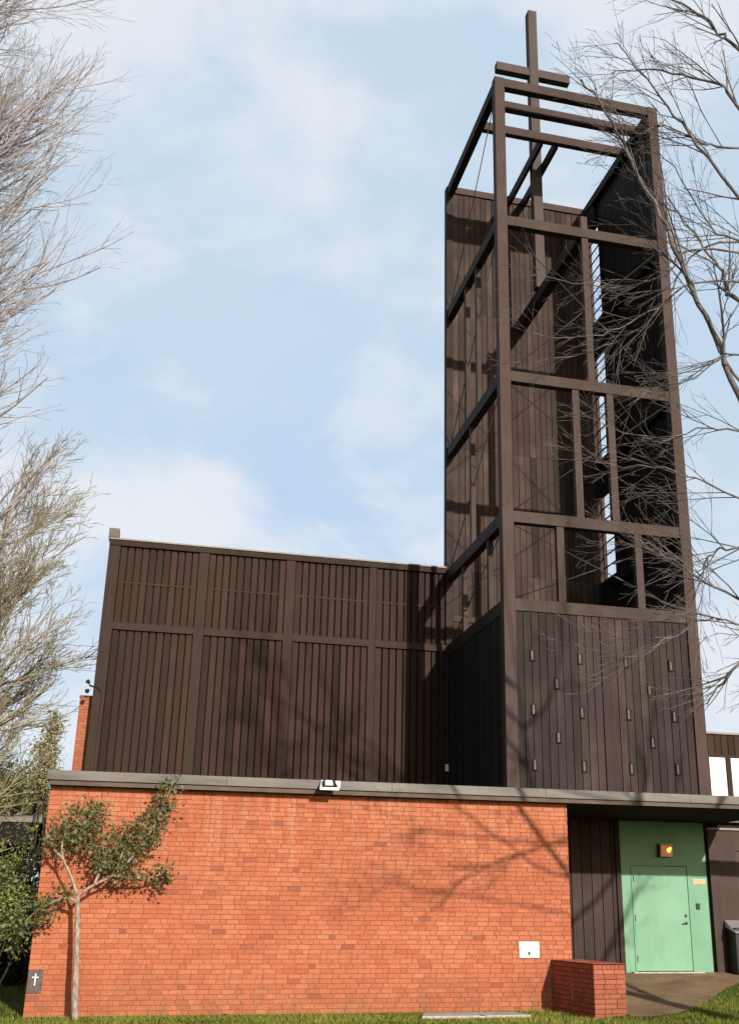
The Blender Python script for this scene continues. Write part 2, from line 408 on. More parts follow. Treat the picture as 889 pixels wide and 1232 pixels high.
# green door surround
g=MB()
DX0,DX1,DZ0,DZ1=12.46,13.80,.49,2.72
for a in ((12.13,DX0-.012,.47,FZ-.01),(DX1+.012,14.30,.47,FZ-.01),(DX0-.012,DX1+.012,DZ1+.015,FZ-.01)):
    g.box(a[0],a[1],3.2,3.26,a[2],a[3])
g.build('green_panel',GREEN,ent)
fr=MB(); fr.box(DX1-.0,DX1+.05,3.18,3.2,DZ0,DZ1+.05); fr.box(DX0-.05,DX0,3.18,3.2,DZ0,DZ1+.05); fr.box(DX0,DX1,3.18,3.2,DZ1+.012,DZ1+.05)
fr.build('door_frame',GREEN,ent)
door=BX('door',GREEN2,ent,DX0+.006,DX1-.008,3.195,3.235,DZ0+.012,DZ1,bevel=.003)
h=MB(); h.tube([(13.70,3.195,1.50),(13.70,3.14,1.50)],.018,8); h.tube([(13.70,3.14,1.50),(13.60,3.135,1.495)],.013,8); h.tube([(13.70,3.196,1.50),(13.70,3.186,1.50)],.035,12); h.build('handle',DARKMETAL,door)
h=MB(); h.tube([(13.70,3.196,1.66),(13.70,3.175,1.66)],.032,12); h.build('lock',DARKMETAL,door)
for z in (.75,1.6,2.45):
    h=MB(); h.tube([(DX0-.002,3.183,z-.07),(DX0-.002,3.183,z+.07)],.014,8); h.build('hinge',DARKMETAL,door)
BX('threshold',CONC,ent,12.3,14.0,3.05,3.2,.462,.489,bevel=.005)
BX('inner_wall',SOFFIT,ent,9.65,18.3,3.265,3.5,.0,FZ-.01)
BX('dark_joint',SOFFIT,ent,14.30,14.36,3.22,3.26,.45,FZ-.01)
# brown cladding right of the door and its half-seen glazed door
m=MB(); m.box(14.36,14.58,3.12,3.26,.46,3.56,.45); m.build('corner_post',W_POST,ent)
m=MB(); m.box(14.585,15.06,3.16,3.26,.46,3.56,.5); m.box(15.06,16.2,3.16,3.26,3.10,3.56,.6); m.box(16.2,18.4,3.16,3.26,.46,3.56,.5)
m.build('timber_panel',W_POST,ent)
BX('panel_coping',COPING,ent,14.36,18.4,3.10,3.264,3.562,3.61)
d2=BX('side_door',W_POST,ent,15.075,16.185,3.19,3.24,.49,3.085,.75)
BX('door_glass',GLASS,d2,15.25,16.0,3.180,3.188,1.3,2.9)
# paved landing kerb
tagplate=MB(); tagplate.box(13.93,14.25,3.188,3.199,2.345,2.455)
rs=thing('door_plate',(14.09,3.2,2.345),'small tan name plate screwed beside the green door above the card reader','sign')
tagplate.build('plate',BRASS,rs,bevel=.002)
INKT=plain('plate_ink',(.34,.24,.13),.7)
for zz,segs in ((2.425,((13.96,14.05),(14.065,14.13),(14.14,14.22))),(2.395,((13.97,14.02),(14.035,14.16))),(2.37,((14.0,14.08),(14.095,14.19)))):
    for a,b in segs: BX('lettering',INKT,rs,a,b,3.1855,3.1875,zz-.005,zz+.005)
cr=thing('card_reader',(14.02,3.2,1.80),'small black card reader on the green panel right of the door','card reader')
BX('housing',BLACK,cr,13.975,14.065,3.17,3.199,1.80,1.93,bevel=.006)
BX('sensor',plain('reader_lens',(.05,.012,.012),.3),cr,14.005,14.035,3.165,3.1695,1.88,1.90)
# exit lamp above the door: square box with lit bulb behind an amber lens
la=thing('entrance_lamp',(13.27,3.2,2.93),'lit square amber lamp box mounted above the green door','lamp')
BX('housing',DARKMETAL,la,13.09,13.42,3.06,3.199,2.92,3.21)
m=MB(); 
for a in ((13.10,13.41,3.175,3.205),(13.10,13.41,2.925,2.955),(13.10,13.13,2.957,3.173),(13.38,13.41,2.957,3.173)): m.box(a[0],a[1],3.035,3.058,a[2],a[3])
m.build('frame',plain('lamp_frame',(.62,.42,.30),.5),la)
BX('lens',AMBER,la,13.132,13.378,3.045,3.057,2.957,3.173)
m=MB(); m.tube([(13.31,3.043,3.07),(13.31,3.03,3.07)],[.055,.04],12); m.tube([(13.35,3.043,3.11),(13.35,3.033,3.11)],[.035,.02],10); m.build('bulb',GLOW,la)

# low brick wall beside the walkway, slightly splayed
lw=thing('low_brick_wall',(9.6,-.8,0),'knee high brick wall with a brick-on-edge top beside the paved walkway','wall')
A=Vector((9.21,-.012,0)); Bv=Vector((9.36,-1.62,0)); ud=(Bv-A).normalized(); nd=Vector((ud.y,-ud.x,0)) 
if nd.x>0: nd=-nd
Ll=(Bv-A).length; wd=.60
m=MB()
brickwork(m,A,ud,Ll,.86,nd,seed=8,burnt=.02)                       # left face
brickwork(m,Bv,-nd,wd,.86,ud,seed=9,burnt=.02,soldier=True)         # front face
P=Bv-nd*wd
brickwork(m,P,-ud,Ll-.1,.86,-nd,seed=10,burnt=.02)                  # right face
def skew(m,a,u,n,l0,l1,w0,w1,z0,z1,t,mi):
    c=[]
    for z in (z0,z1):
        for (s_,d_) in ((l0,w0),(l1,w0),(l1,w1),(l0,w1)): q=a+u*s_-n*d_; c.append((q.x,q.y,z))
    m.hexa(c,t,mi)
skew(m,A,ud,nd,.0,Ll-.004,.004,wd-.004,0,.852,.5,1)
m.build('brick_body',[BRICK_L,MORTAR_D],lw)
m=MB(); s=.0; r=random.Random(5)
while s<Ll-.02:
    for (w0,w1) in ((-.008,.215),(.225,.44),(.45,wd+.008)):
        skew(m,A,ud,nd,s,min(s+.07,Ll+.008),w0,w1,.863,.872+r.uniform(0,.004),r.uniform(.08,.5),0)
    s+=.08
skew(m,A,ud,nd,.0,Ll,0,wd,.861,.868,.5,1)
m.build('brick_coping',[BRICK_L,MORTAR_D],lw)
m=MB()
skew(m,A,ud,nd,.72,.86,-.014,.0,.46,.62,.5,0)
m.build('old_fixing_plate',plain('rust_pink',(.32,.10,.08),.8),lw)
m=MB(); q=A+ud*.84+nd*.014; m.tube([(q.x,q.y,.22),(q.x,q.y,.40)],.02,6); m.build('pipe_stub',plain('faded_clay',(.30,.15,.10),.8),lw)

# stone slab in the lawn
sl=MB(); sl.face([(6.42,-1.22,.045),(8.34,-1.22,.045),(8.22,-.62,.045),(6.62,-.60,.045)]) 
t=[(6.42,-1.22),(8.34,-1.22),(8.22,-.62),(6.62,-.60)]
for (a,b),(c,d) in zip(t,t[1:]+t[:1]): sl.face([(a,b,-.03),(c,d,-.03),(c,d,.045),(a,b,.045)])
tag(sl.build('stone_slab',CONC),'flat pale grey slab set in the lawn at the foot of the brick wall','slab')

# signs on the brick wall
sg=thing('wall_notice',(8.77,-.03,.90),'small white notice with faint lettering fixed to the brick wall','sign')
BX('board',SIGNW,sg,8.575,8.965,-.034,-.012,.905,1.185,bevel=.003)
for zz,segs in ((1.155,((8.70,8.75),(8.87,8.90))),(1.10,((8.64,8.72),(8.81,8.89),(8.73,8.77))),(1.045,((8.66,8.71),(8.73,8.76),(8.80,8.83)))):
    for a,b in segs: BX('lettering',INK,sg,a,b,-.0365,-.0345,zz-.007,zz+.007)
m=MB(); m.tube([(8.765,-.0345,.985),(8.765,-.0375,.985)],.028,12); m.box(8.745,8.785,-.037,-.0346,.945,.975); m.build('emblem',INKD,sg)
pq=thing('stone_plaque',(.125,-.03,.37),'dark stone plaque with a small white cross on the brick wall by its corner','plaque')
BX('stone',STONE,pq,.004,.235,-.035,-.008,.365,.725,bevel=.004)
m=MB(); m.box(.112,.130,-.0405,-.0355,.48,.665); m.box(.070,.172,-.0400,-.0356,.598,.616); m.build('cross_inlay',WHITE,pq)
# floodlight on the fascia
fl=thing('floodlight',(4.84,-.26,3.74),'white metal floodlight clamped to the grey roof edge','floodlight')
m=MB(); m.hexa([(4.66,-.50,3.76),(5.02,-.50,3.76),(4.96,-.264,3.80),(4.72,-.264,3.80),(4.66,-.50,3.82),(5.02,-.50,3.82),(4.96,-.264,3.97),(4.72,-.264,3.97)])
m.build('hood',plain('floodlight_white',(.74,.73,.68),.5),fl,bevel=.006)
m=MB(); m.hexa([(4.70,-.512,3.825),(4.98,-.512,3.825),(4.95,-.41,3.955),(4.73,-.41,3.955),(4.70,-.49,3.80),(4.98,-.49,3.80),(4.95,-.38,3.93),(4.73,-.38,3.93)])
m.build('bezel',BLACK,fl)
m=MB(); m.hexa([(4.755,-.512,3.85),(4.905,-.512,3.85),(4.895,-.43,3.945),(4.765,-.43,3.945),(4.755,-.50,3.84),(4.905,-.50,3.84),(4.895,-.42,3.93),(4.765,-.42,3.93)])
m.build('lens',plain('floodlight_lens',(.8,.8,.78),.2,.5,var=.02),fl)
BX('bracket',SILVER,fl,4.98,5.07,-.285,-.262,3.84,3.95)

# ------------------------------------------------------------------ timber hall
HY=8.34; HZ0,HZ1=3.93,11.13
hall=thing('timber_hall',(4.8,HY,0),'dark brown board-clad hall rising behind the brick wall, left of the tower','building')
m=MB(); m.box(.10,9.48,HY+.12,HY+13,0,11.05,.1); m.build('backing',W_HALL,hall)
posts=[(.08,.38),(2.48,2.75),(4.88,5.14),(7.25,7.46)]
for a,b in posts: BX('pilaster',W_TRIM,hall,a,b,HY-.02,HY+.118,HZ0,10.965,.45)
BX('top_rail',W_TRIM,hall,.08,9.5,HY-.05,HY+.118,10.97,11.12,.3)
r=random.Random(11)
edges=[.38,2.48,2.75,4.88,5.14,7.25,7.46,9.5]
for i in range(0,8,2):
    x0,x1=edges[i],edges[i+1]
    BX('mid_rail',W_TRIM,hall,x0+.002,x1-.002,HY-.035,HY+.05,8.65,8.84,.55)
    n=round((x1-x0)/.195); p=(x1-x0)/n
    for (z0,z1) in ((HZ0,8.648),(8.842,10.968)):
        m=MB()
        for k in range(n):
            xa=x0+k*p+.022; dj=r.uniform(-.004,.004)
            m.box(xa,xa+p-.044,HY+.03+dj,HY+.118,z0,z1,min(1,max(0,r.gauss(.45,.2))))
        m.build('board_panel',W_HALL,hall)
    BX('nailing_strip',W_HALL,hall,x0+.02,x1-.02,HY+.020,HY+.0245,9.94,9.98,.75)
m=MB(); m.box(.06,9.5,HY-.08,HY+.45,11.125,11.165); m.build('coping',COPING,hall)
BX('parapet_end',plain('grey_timber',(.14,.12,.105),.8),hall,.04,.31,HY-.10,HY+.35,11.17,11.43,bevel=.01)
m=MB(); m.tube([(.30,HY-.03,3.95),(.30,HY-.03,6.6),(.28,HY-.04,6.95),(.2,HY-.07,7.08),(.06,HY-.07,7.1)],.012,6); m.build('conduit',W_TRIM,hall)
wl=thing('corner_spotlight',(0,HY-.1,7.0),'small black spotlight on the outer corner of the brown timber hall','spotlight')
m=MB(); m.tube([(.07,HY-.06,7.08),(-.02,HY-.14,7.10)],.025,8); m.build('arm',DARKMETAL,wl)
m=MB(); m.tube([(-.03,HY-.12,6.98),(-.06,HY-.2,6.93)],[.03,.06],10); m.build('lamp_head',DARKMETAL,wl); m=MB(); m.tube([(-.03,HY-.10,7.16),(-.07,HY-.18,7.19)],[.03,.06],10); m.build('lamp_head',DARKMETAL,wl)
# brick block behind the hall
m=MB(); m.box(-.25,.058,8.75,9.9,0,6.88); 
bc=m.build('brick_chimney',BRICKTEX); tag(bc,'narrow orange brick pier standing against the left end of the timber hall','chimney')
BX('chimney_cap',MORTAR,bc,-.265,.056,8.735,9.91,6.882,6.93)

# ------------------------------------------------------------------ bell tower
X0,X1,Y0,Y1=9.50,14.59,3.20,8.34
L=[24.46,19.76,14.98,11.09,8.83]; BH=.30; PW=.30
tw=thing('bell_tower',(12.05,5.8,0),'tall open timber bell tower of dark brown posts, beams and boards','tower')
def part(name,mat,x0,x1,y0,y1,z0,z1,t=.5,bev=.012): return BX(name,mat,tw,x0,x1,y0,y1,z0,z1,t,bevel=bev)
ZB=3.97
part('corner_post',W_POST,X0,X0+PW,Y0,Y0+.26,ZB,L[0],.5)
part('corner_post',W_POST,X1-PW,X1,Y0,Y0+.26,ZB,L[0],.5)
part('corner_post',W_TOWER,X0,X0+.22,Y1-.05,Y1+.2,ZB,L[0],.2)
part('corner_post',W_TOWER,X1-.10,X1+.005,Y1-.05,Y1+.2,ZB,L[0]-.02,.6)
for i,z in enumerate(L):
    part('front_beam',W_POST,X0+PW+.002,X1-PW-.002,Y0+.02,Y0+.24,z-BH,z,.45)
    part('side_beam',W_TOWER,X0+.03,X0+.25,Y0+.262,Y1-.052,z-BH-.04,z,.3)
    part('side_beam',W_SHADED,X1-.25,X1-.03,Y0+.262,Y1-.052,z-BH,z,.3)
# roof slats set back from the front
for y,z in ((4.06,24.46),(5.05,24.46)):
    part('roof_slat',W_POST,X0+.252,X1-.252,y,y+.18,z-.29,z,.5)
    part('slat_hanger',DARKMETAL,X0+.10,X0+.16,y+.02,y+.08,24.462,24.62,.5,.004)
# twin joists carrying the cross, and the joist at its foot
for xa,xb in ((11.64,11.74),(12.14,12.24)):
    part('cross_joist',W_TOWER,xa,xb,5.232,Y1-.06,L[0]-.34,L[0]-.0,.3)
part('cross_joist',W_TOWER,11.88,12.16,Y0+.24,Y1-.06,L[1]-.36,L[1],.4)
# boards: back wall
def boards(name,mat,axis,a,b,c0,c1,z0,z1,pitch=.19,gap=.018,jit=.006,seed=1,sign=-1):
    """vertical boards in an x-run (axis x) or y-run, faces at c0..c1; thin backing strip closes the gaps"""
    r=random.Random(seed); m=MB(); n=max(1,round((b-a)/pitch)); p=(b-a)/n
    for k in range(n):
        s0=a+k*p+gap/2; s1=a+(k+1)*p-gap/2; j=r.uniform(-jit,jit); t=min(1,max(0,r.gauss(.5,.22)))
        if axis=='x': m.box(s0,s1,c0+j,c1,z0,z1,t)
        else: m.box(c0+j,c1,s0,s1,z0,z1,t)
    cc=(c0+c1)/2
    if axis=='x': m.box(a+.004,b-.004,cc+.003,c1+.02,z0+.004,z1-.004,.05)
    elif sign>0: m.box(cc+.003,c1+.02,a+.004,b-.004,z0+.004,z1-.004,.05)
    else: m.box(cc-.0,c1-.02 if c1<c0 else c1+.02,a+.004,b-.004,z0+.004,z1-.004,.05)
    return m.build(name,mat,tw)
lv=[ZB]+L[::-1]
for i in range(5):
    boards('back_cladding',W_TOWER,'x',X0+.225,X1-.102,Y1,Y1+.05,lv[i]+.002,lv[i+1]-(.22 if i==4 else 0)-.004,seed=20+i)
part('back_rail',W_POST,X0+.225,X1-.102,Y1-.06,Y1+.08,L[0]-.218,L[0]+.03,.6)
part('back_rail',W_POST,X0+.225,12.0,Y1-.045,Y1-.002,9.55,9.72,.5)
# right side wall (faces inwards), with the barred slot next to the back wall
SY=7.45
for i in range(5):
    boards('side_cladding',W_SHADED,'y',Y0+.27,SY,X1-.09,X1-.03,lv[i]+.002,lv[i+1]-BH-.004 if i<5 else 0,seed=40+i,sign=1)
part('slot_jamb',W_SHADED,X1-.09,X1-.03,SY+.002,SY+.10,lv[1],L[0]-BH-.01,.2)
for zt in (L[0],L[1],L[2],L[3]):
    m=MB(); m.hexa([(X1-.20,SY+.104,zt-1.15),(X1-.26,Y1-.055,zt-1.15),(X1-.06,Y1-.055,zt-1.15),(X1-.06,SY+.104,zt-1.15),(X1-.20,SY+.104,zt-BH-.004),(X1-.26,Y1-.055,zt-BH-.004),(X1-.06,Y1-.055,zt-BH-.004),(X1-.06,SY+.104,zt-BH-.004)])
    m.build('slot_apron',W_SHADED,tw)
z=L[3]-1.6
nb=0
zz=[ ]
z=9.3
while z<L[0]-1.3:
    ok=True
    for q in (L[1],L[2],L[3]):
        if q-1.25<z<q+.1: ok=False
    if ok:
        m=MB(); m.bar((X1-.07,SY+.10,z),(X1-.07,Y1-.05,z),.03,.035); m.build('slot_bar',W_SHADED,tw)
    z+=.38
# mullions
for x,z0,z1 in ((12.08,L[2],L[1]-BH),(11.60,L[3],L[2]-BH),(12.57,L[3],L[2]-BH),(11.03,L[4],L[3]-BH),(13.13,L[4],L[3]-BH)):
    part('mullion',W_POST,x-.10,x+.10,Y0+.05,Y0+.21,z0+.002,z1-.002,.5)
part('mullion',W_POST,11.98,12.18,Y0+.05,Y0+.21,L[1]+.002,L[1]+.42,.6)
for y,z0,z1 in ((6.45,L[2],L[1]),(5.40,L[2],L[1]),(6.05,L[3],L[2]),(6.85,L[4],L[3]),(4.6,L[4],L[3])):
    part('mullion',W_POST,X0+.06,X0+.20,y-.08,y+.08,z0+.002,z1-BH-.042,.35)
# closed base: left and front cladding, tiny windows
boards('base_cladding',W_SHADED,'y',Y0+.27,Y1-.06,X0+.05,X0+.10,ZB,L[4]-BH-.045,seed=60,sign=1)  # left boards in the shade-darkened timber too
boards('base_cladding',W_BASE,'x',X0+PW+.004,11.955,Y0+.06,Y0+.11,ZB,L[4]-BH-.003,seed=61)
boards('base_cladding',W_BASE,'x',12.175,X1-PW-.004,Y0+.06,Y0+.11,ZB,L[4]-BH-.003,seed=62)
part('centre_stile',W_BASE,11.96,12.17,Y0+.03,Y0+.11,ZB,L[4]-BH-.003,.6)
m=MB(); m.box(X0+.14,X1-.12,Y0+.14,Y1-.02,ZB,8.35,.1); m.build('inner_lining',W_BASE,tw)
for x,zs in ((10.22,(7.46,6.17,4.90)),(10.82,(6.82,5.55)),(11.43,(7.46,6.16,4.91)),(12.62,(7.45,6.18,4.90)),(13.20,(6.80,5.54)),(13.81,(7.43,6.19,4.93))):
    for z in zs:
        m=MB(); a,b,c,d=x-.075,x+.06,z-.135,z+.135
        for q in ((a,a+.025,c,d),(b-.055,b,c,d),(a+.026,b-.056,c,c+.025),(a+.026,b-.056,d-.025,d)): m.box(q[0],q[1],Y0+.018,Y0+.052,q[2],q[3],.15)
        wf=m.build('window',W_BASE,tw)
        BX('pane',PANE,wf,a+.026,b-.056,Y0+.034,Y0+.046,c+.026,d-.026)
# tension rods with turnbuckles
def rod(a,b):
    m=MB(); a=Vector(a);b=Vector(b); m.tube([a,b],.014,6); c=a.lerp(b,.62); d=(b-a).normalized()
    m.tube([c-d*.14,c-d*.1,c+d*.1,c+d*.14],[.015,.032,.032,.015],8); m.build('tension_rod',DARKMETAL,tw,smooth=True)
for i in range(1,4):
    zt,zb=L[i]-BH-.03,L[i+1]+.03
    rod((X0+PW,Y0+.13,zt),(X1-PW,Y0+.13,zb)); rod((X0+PW,Y0+.17,zb),(X1-PW,Y0+.17,zt))
for i in range(0,4):
    zt,zb=L[i]-BH-.05,L[i+1]+.03
    rod((X0+.13,Y0+.27,zt),(X0+.13,Y1-.06,zb))
# small lamp in the dark corner between tower and hall
kl=MB(); kl.tube([(9.46,HY-.3,5.28),(9.46,HY-.3,5.46)],.05,10); tag(kl.build('bulkhead_lamp',plain('frosted_lamp',(.7,.7,.7),.4)),'tiny frosted lamp low in the dark corner between hall and tower','lamp')
# cross
cs=thing('rooftop_cross',(11.95,6.4,L[1]),'plain brown timber cross rising above the open top of the tower','cross')
CY=6.30
BX('upright',W_CROSS,cs,11.80,12.10,CY,CY+.30,L[1]+.002,30.62,.5,bevel=.01)
m=MB(); m.box(10.66,11.797,CY+.03,CY+.27,27.86,28.18,.5); m.box(12.103,13.22,CY+.03,CY+.27,27.86,28.18,.5); m.build('crossbar',W_CROSS,cs,bevel=.01)

# ------------------------------------------------------------------ upper wing right of the tower
uw=thing('clerestory_wing',(18,HY,3.93),'low brown upper storey with white blinds in its windows, right of the tower','building')
BX('backing',W_HALL,uw,14.85,24,HY+.10,HY+6,3.95,6.70,.2)
m=MB(); x=14.85; r=random.Random(3)
while x<24: m.box(x,x+.2,HY-.02,HY+.098,6.12,6.72,r.random()); x+=.22
m.build('siding',W_HALL,uw)
BX('sill_band',W_TRIM,uw,14.85,24,HY-.02,HY+.098,3.95,4.9,.5)
BX('roof_edge',COPING,uw,14.85,24,HY-.08,HY+6,6.722,6.78)
x=17.49
for k in range(5):
    fx=MB(); a,b=x,x+.56
    fx.box(a-.075,a-.001,HY-.03,HY+.09,4.9,6.118,.5); fx.box(b+.001,b+.06,HY-.03,HY+.09,4.9,6.118,.5); fx.box(a,b,HY-.03,HY+.09,6.07,6.118,.5)
    wf=fx.build('window',W_TRIM,uw); BX('blind',BLIND,wf,a,b,HY+.03,HY+.06,4.9,6.068)
    x+=.70

# litter bin
lb=thing('litter_bin',(15.0,2.85,.45),'black litter bin with a slanted aluminium hood beside the brown panel','bin')
m=MB(); m.box(14.62,15.0,2.70,3.08,.46,1.42); m.build('body',BLACK,lb,bevel=.02)
m=MB(); m.hexa([(14.60,2.62,1.30),(14.99,2.62,1.30),(14.99,3.1,1.425),(14.60,3.1,1.425),(14.60,2.66,1.335),(14.99,2.66,1.335),(14.99,3.1,1.58),(14.60,3.1,1.58)]); m.build('hood',SILVER,lb,bevel=.015)
m=MB(); m.box(15.0,15.42,2.66,3.09,.46,1.32); m.build('side_panel',GREYPL,lb,bevel=.02)
m=MB(); m.hexa([(15.0,2.60,1.22),(15.43,2.60,1.22),(15.43,3.1,1.325),(15.0,3.1,1.325),(15.0,2.64,1.26),(15.43,2.64,1.26),(15.43,3.1,1.40),(15.0,3.1,1.40)]); m.build('lid',SILVER,lb,bevel=.015)

# ------------------------------------------------------------------ bare trees
def grow(out,r,p,d,length,rad,level,maxlevel,trop,spread,density,minr,wig=.12):
    steps=max(3,int(length/.28) if level<2 else 4); steps=min(steps,14)
    pts=[p.copy()]; rads=[rad]; dirs=[d.copy()]; seg=length/steps
    tip=rad*.42 if level<maxlevel else minr*.7
    for i in range(steps):
        d=(d+Vector((r.gauss(0,wig),r.gauss(0,wig),r.gauss(0,wig)))+Vector(trop)*seg*(.6+.4*level)).normalized()
        p=p+d*seg; pts.append(p.copy()); dirs.append(d.copy()); rads.append(max(minr,rad+(tip-rad)*(i+1)/steps))
    out.append((level,pts,rads))
    branch(out,r,pts,dirs,rads,length,level,maxlevel,trop,spread,density,minr,wig)
def branch(out,r,pts,dirs,rads,length,level,maxlevel,trop,spread,density,minr,wig,start=.18):
    if level>=maxlevel: return
    n=max(2,int(length*density[level]))
    for k in range(n):
        t=start+(1-start)*(k+r.random())/n; f=t*(len(pts)-1); i=min(int(f),len(pts)-2); q=pts[i].lerp(pts[i+1],f-i); dd=dirs[min(i+1,len(dirs)-1)]
        ax=dd.cross(Vector((r.gauss(0,1),r.gauss(0,1),r.gauss(0,1))))
        if ax.length<.01: continue
        ax.normalize(); nd=(Matrix.Rotation(r.uniform(*spread),3,ax)@dd).normalized()
        ln=length*(.62-.32*t)*r.uniform(.6,1.25)
        if ln<.12: continue
        rr=max(minr,(rads[i])*.55)
        grow(out,r,q,nd,ln,rr,level+1,maxlevel,trop,spread,density,minr,wig)
def tree_mesh(out,name,parent,mat,trunk_pts,trunk_rad,tr_mat=None,split=0):
    m=MB(); m.tube(trunk_pts,trunk_rad,10); m.build('trunk',tr_mat or mat,parent,smooth=True)
    m=MB()
    for lv_,p,rd in out: m.tube(p,rd,6 if rd[0]>.03 else (4 if rd[0]>.012 else 3),cap=False)
    m.build('crown',mat,parent,smooth=True)
def poly(pts,n):
    """Catmull-Rom through points"""
    P=[Vector(p) for p in pts]; P=[P[0]*2-P[1]]+P+[P[-1]*2-P[-2]]; o=[]
    for i in range(1,len(P)-2):
        for k in range(n):
            t=k/n; a,b,c,d=P[i-1],P[i],P[i+1],P[i+2]
            o.append(.5*((2*b)+(c-a)*t+(2*a-5*b+4*c-d)*t*t+(3*b-a-3*c+d)*t*t*t))
    o.append(P[-2]); return o
# right: spreading bare tree whose trunk stands outside the view
rt=thing('bare_tree',(13.0,-8,0),'spreading bare tree with dark drooping twigs in front of the bell tower','tree')
tp=poly([(13.05,-8,-.1),(12.95,-8,2),(12.9,-8.1,5),(12.7,-8.1,8),(12.3,-8.2,11.5),(11.9,-8.4,15),(11.6,-8.5,18)],4)
tr=[max(.022,.27*(1-(i/(len(tp)-1))*1.55)) for i in range(len(tp))]; tr[0]=.36; tr[1]=.3
def trunk_at(z):
    for a in tp:
        if a.z>=z: return a
    return tp[-1]
limbs=[
 (3.3,.085,.020,[(11.2,-7.9,5.4),(9.9,-8.0,7.2),(9.2,-8.0,8.56),(8.99,-7.85,9.68),(8.71,-7.7,10.71),(8.52,-7.55,11.63),(8.2,-7.4,12.55),(7.96,-7.25,13.49),(7.72,-7.1,14.23),(7.54,-6.95,14.74)],4),
 (7.4,.05,.010,[(10.9,-8.8,9.0),(8.88,-9.0,11.17),(8.3,-8.85,12.25),(7.96,-8.7,12.92),(7.59,-8.55,13.66),(7.42,-8.4,14.11)],4),
 (10.6,.05,.012,[(10.4,-9.4,12.4),(8.8,-9.5,13.26),(8.61,-9.35,13.66),(8.37,-9.2,14.13),(7.97,-9.05,14.49),(7.5,-9,15.0)],4),
 (10.0,.055,.010,[(10.6,-8.7,11.6),(9.17,-8.8,12.93),(9.0,-8.65,13.45),(8.55,-8.35,13.8),(7.94,-8.2,13.89),(7.52,-8.05,13.86)],4),
 (8.2,.08,.012,[(11.4,-7.3,9.6),(10.02,-7.0,10.92),(9.91,-6.85,11.1),(9.95,-6.7,11.58),(9.76,-6.55,12.14),(9.49,-6.4,12.78),(9.13,-6.25,13.19)],4),
 (5.8,.065,.014,[(11.3,-7.7,5.75),(10.1,-7.6,5.35),(9.12,-7.5,4.87),(8.93,-7.35,4.62),(8.72,-7.25,4.35)],4),
 (5.2,.04,.009,[(10.4,-8.5,6.0),(8.67,-8.5,6.12),(8.37,-8.35,6.07),(8.29,-8.2,5.84),(8.18,-8.05,5.37)],4),
 (4.4,.045,.008,[(11.0,-7.4,5.0),(9.4,-7.2,5.85),(8.85,-7.05,6.18),(8.47,-6.9,6.53),(8.11,-6.75,6.83),(7.93,-6.6,7.06)],4),
 (8.0,.035,.007,[(10.6,-8.3,9.0),(9.15,-8.2,9.17),(8.9,-8.05,9.14),(8.45,-7.9,8.79),(8.02,-7.75,8.65),(7.68,-7.6,8.45)],4),
 (9.8,.040,.006,[(10.8,-7.4,11.6),(9.9,-7.1,11.9),(9.22,-7.0,11.55),(8.81,-6.85,10.78),(8.28,-6.7,10.22),(7.7,-6.55,9.9),(7.0,-6.4,9.73),(6.38,-6.25,9.66)],4),
 (9.4,.036,.006,[(10.6,-7.6,11.2),(9.07,-7.4,11.41),(8.62,-7.25,10.98),(7.91,-7.1,10.73),(7.23,-6.95,10.81),(6.62,-6.8,10.92)],4),
 (9.0,.036,.006,[(10.6,-7.6,10.8),(9.06,-7.4,10.81),(8.44,-7.25,10.36),(7.87,-7.1,10.05),(7.33,-6.95,9.86),(6.59,-6.8,9.88)],4),
 (6.2,.042,.006,[(10.6,-7.7,7.9),(9.4,-7.6,9.2),(8.88,-7.6,10.51),(8.52,-7.45,12.03),(8.29,-7.3,12.64),(8.05,-7.15,13.51),(7.69,-7.0,14.65),(7.35,-6.85,15.3)],4),
 (5.9,.034,.006,[(10.6,-7.7,6.7),(9.3,-7.6,7.21),(8.71,-7.45,7.52),(8.23,-7.3,7.72),(7.65,-7.15,7.72),(7.22,-7.0,7.86)],4),
 (6.9,.034,.006,[(10.6,-8.0,7.7),(9.21,-7.9,8.09),(8.8,-7.75,8.17),(8.22,-7.6,7.98),(7.67,-7.45,8.1),(7.11,-7.3,8.36)],4),
 (4.0,.034,.006,[(10.4,-8.6,4.9),(8.5,-8.6,5.09),(8.15,-8.45,5.16),(7.64,-8.3,4.89),(7.26,-8.15,4.69),(6.89,-8.0,4.91)],4),
 (9.9,.036,.006,[(10.6,-9.0,11.6),(8.96,-9.0,11.98),(8.54,-8.85,12.08),(8.0,-8.7,12.45),(7.61,-8.55,12.34),(7.25,-8.4,12.99)],4),
 (8.8,.040,.006,[(10.6,-8.8,10.0),(8.94,-8.8,10.58),(8.55,-8.65,10.89),(8.19,-8.5,11.92),(7.88,-8.35,12.3)],4),
 (2.6,.11,.02,[(13.9,-8.2,4.2),(14.9,-8.4,5.9),(15.9,-8.6,7.2),(16.6,-8.5,9.5)],4),
 (4.4,.09,.02,[(14.2,-7.2,6.0),(15.0,-6.4,7.6),(15.4,-6,10)],4),
 (6.5,.08,.02,[(12.6,-9.5,8.0),(12.4,-10.8,10),(12,-11.6,13)],4),
 (9.0,.07,.02,[(13.5,-9,11),(14,-9.6,14),(14.2,-9.8,16)],4),
 (7.0,.06,.012,[(11.6,-8.6,7.6),(10.6,-9.2,8.2),(9.7,-9.6,9.5),(9.2,-9.8,10.8)],4),
]
out=[]; r=random.Random(21)
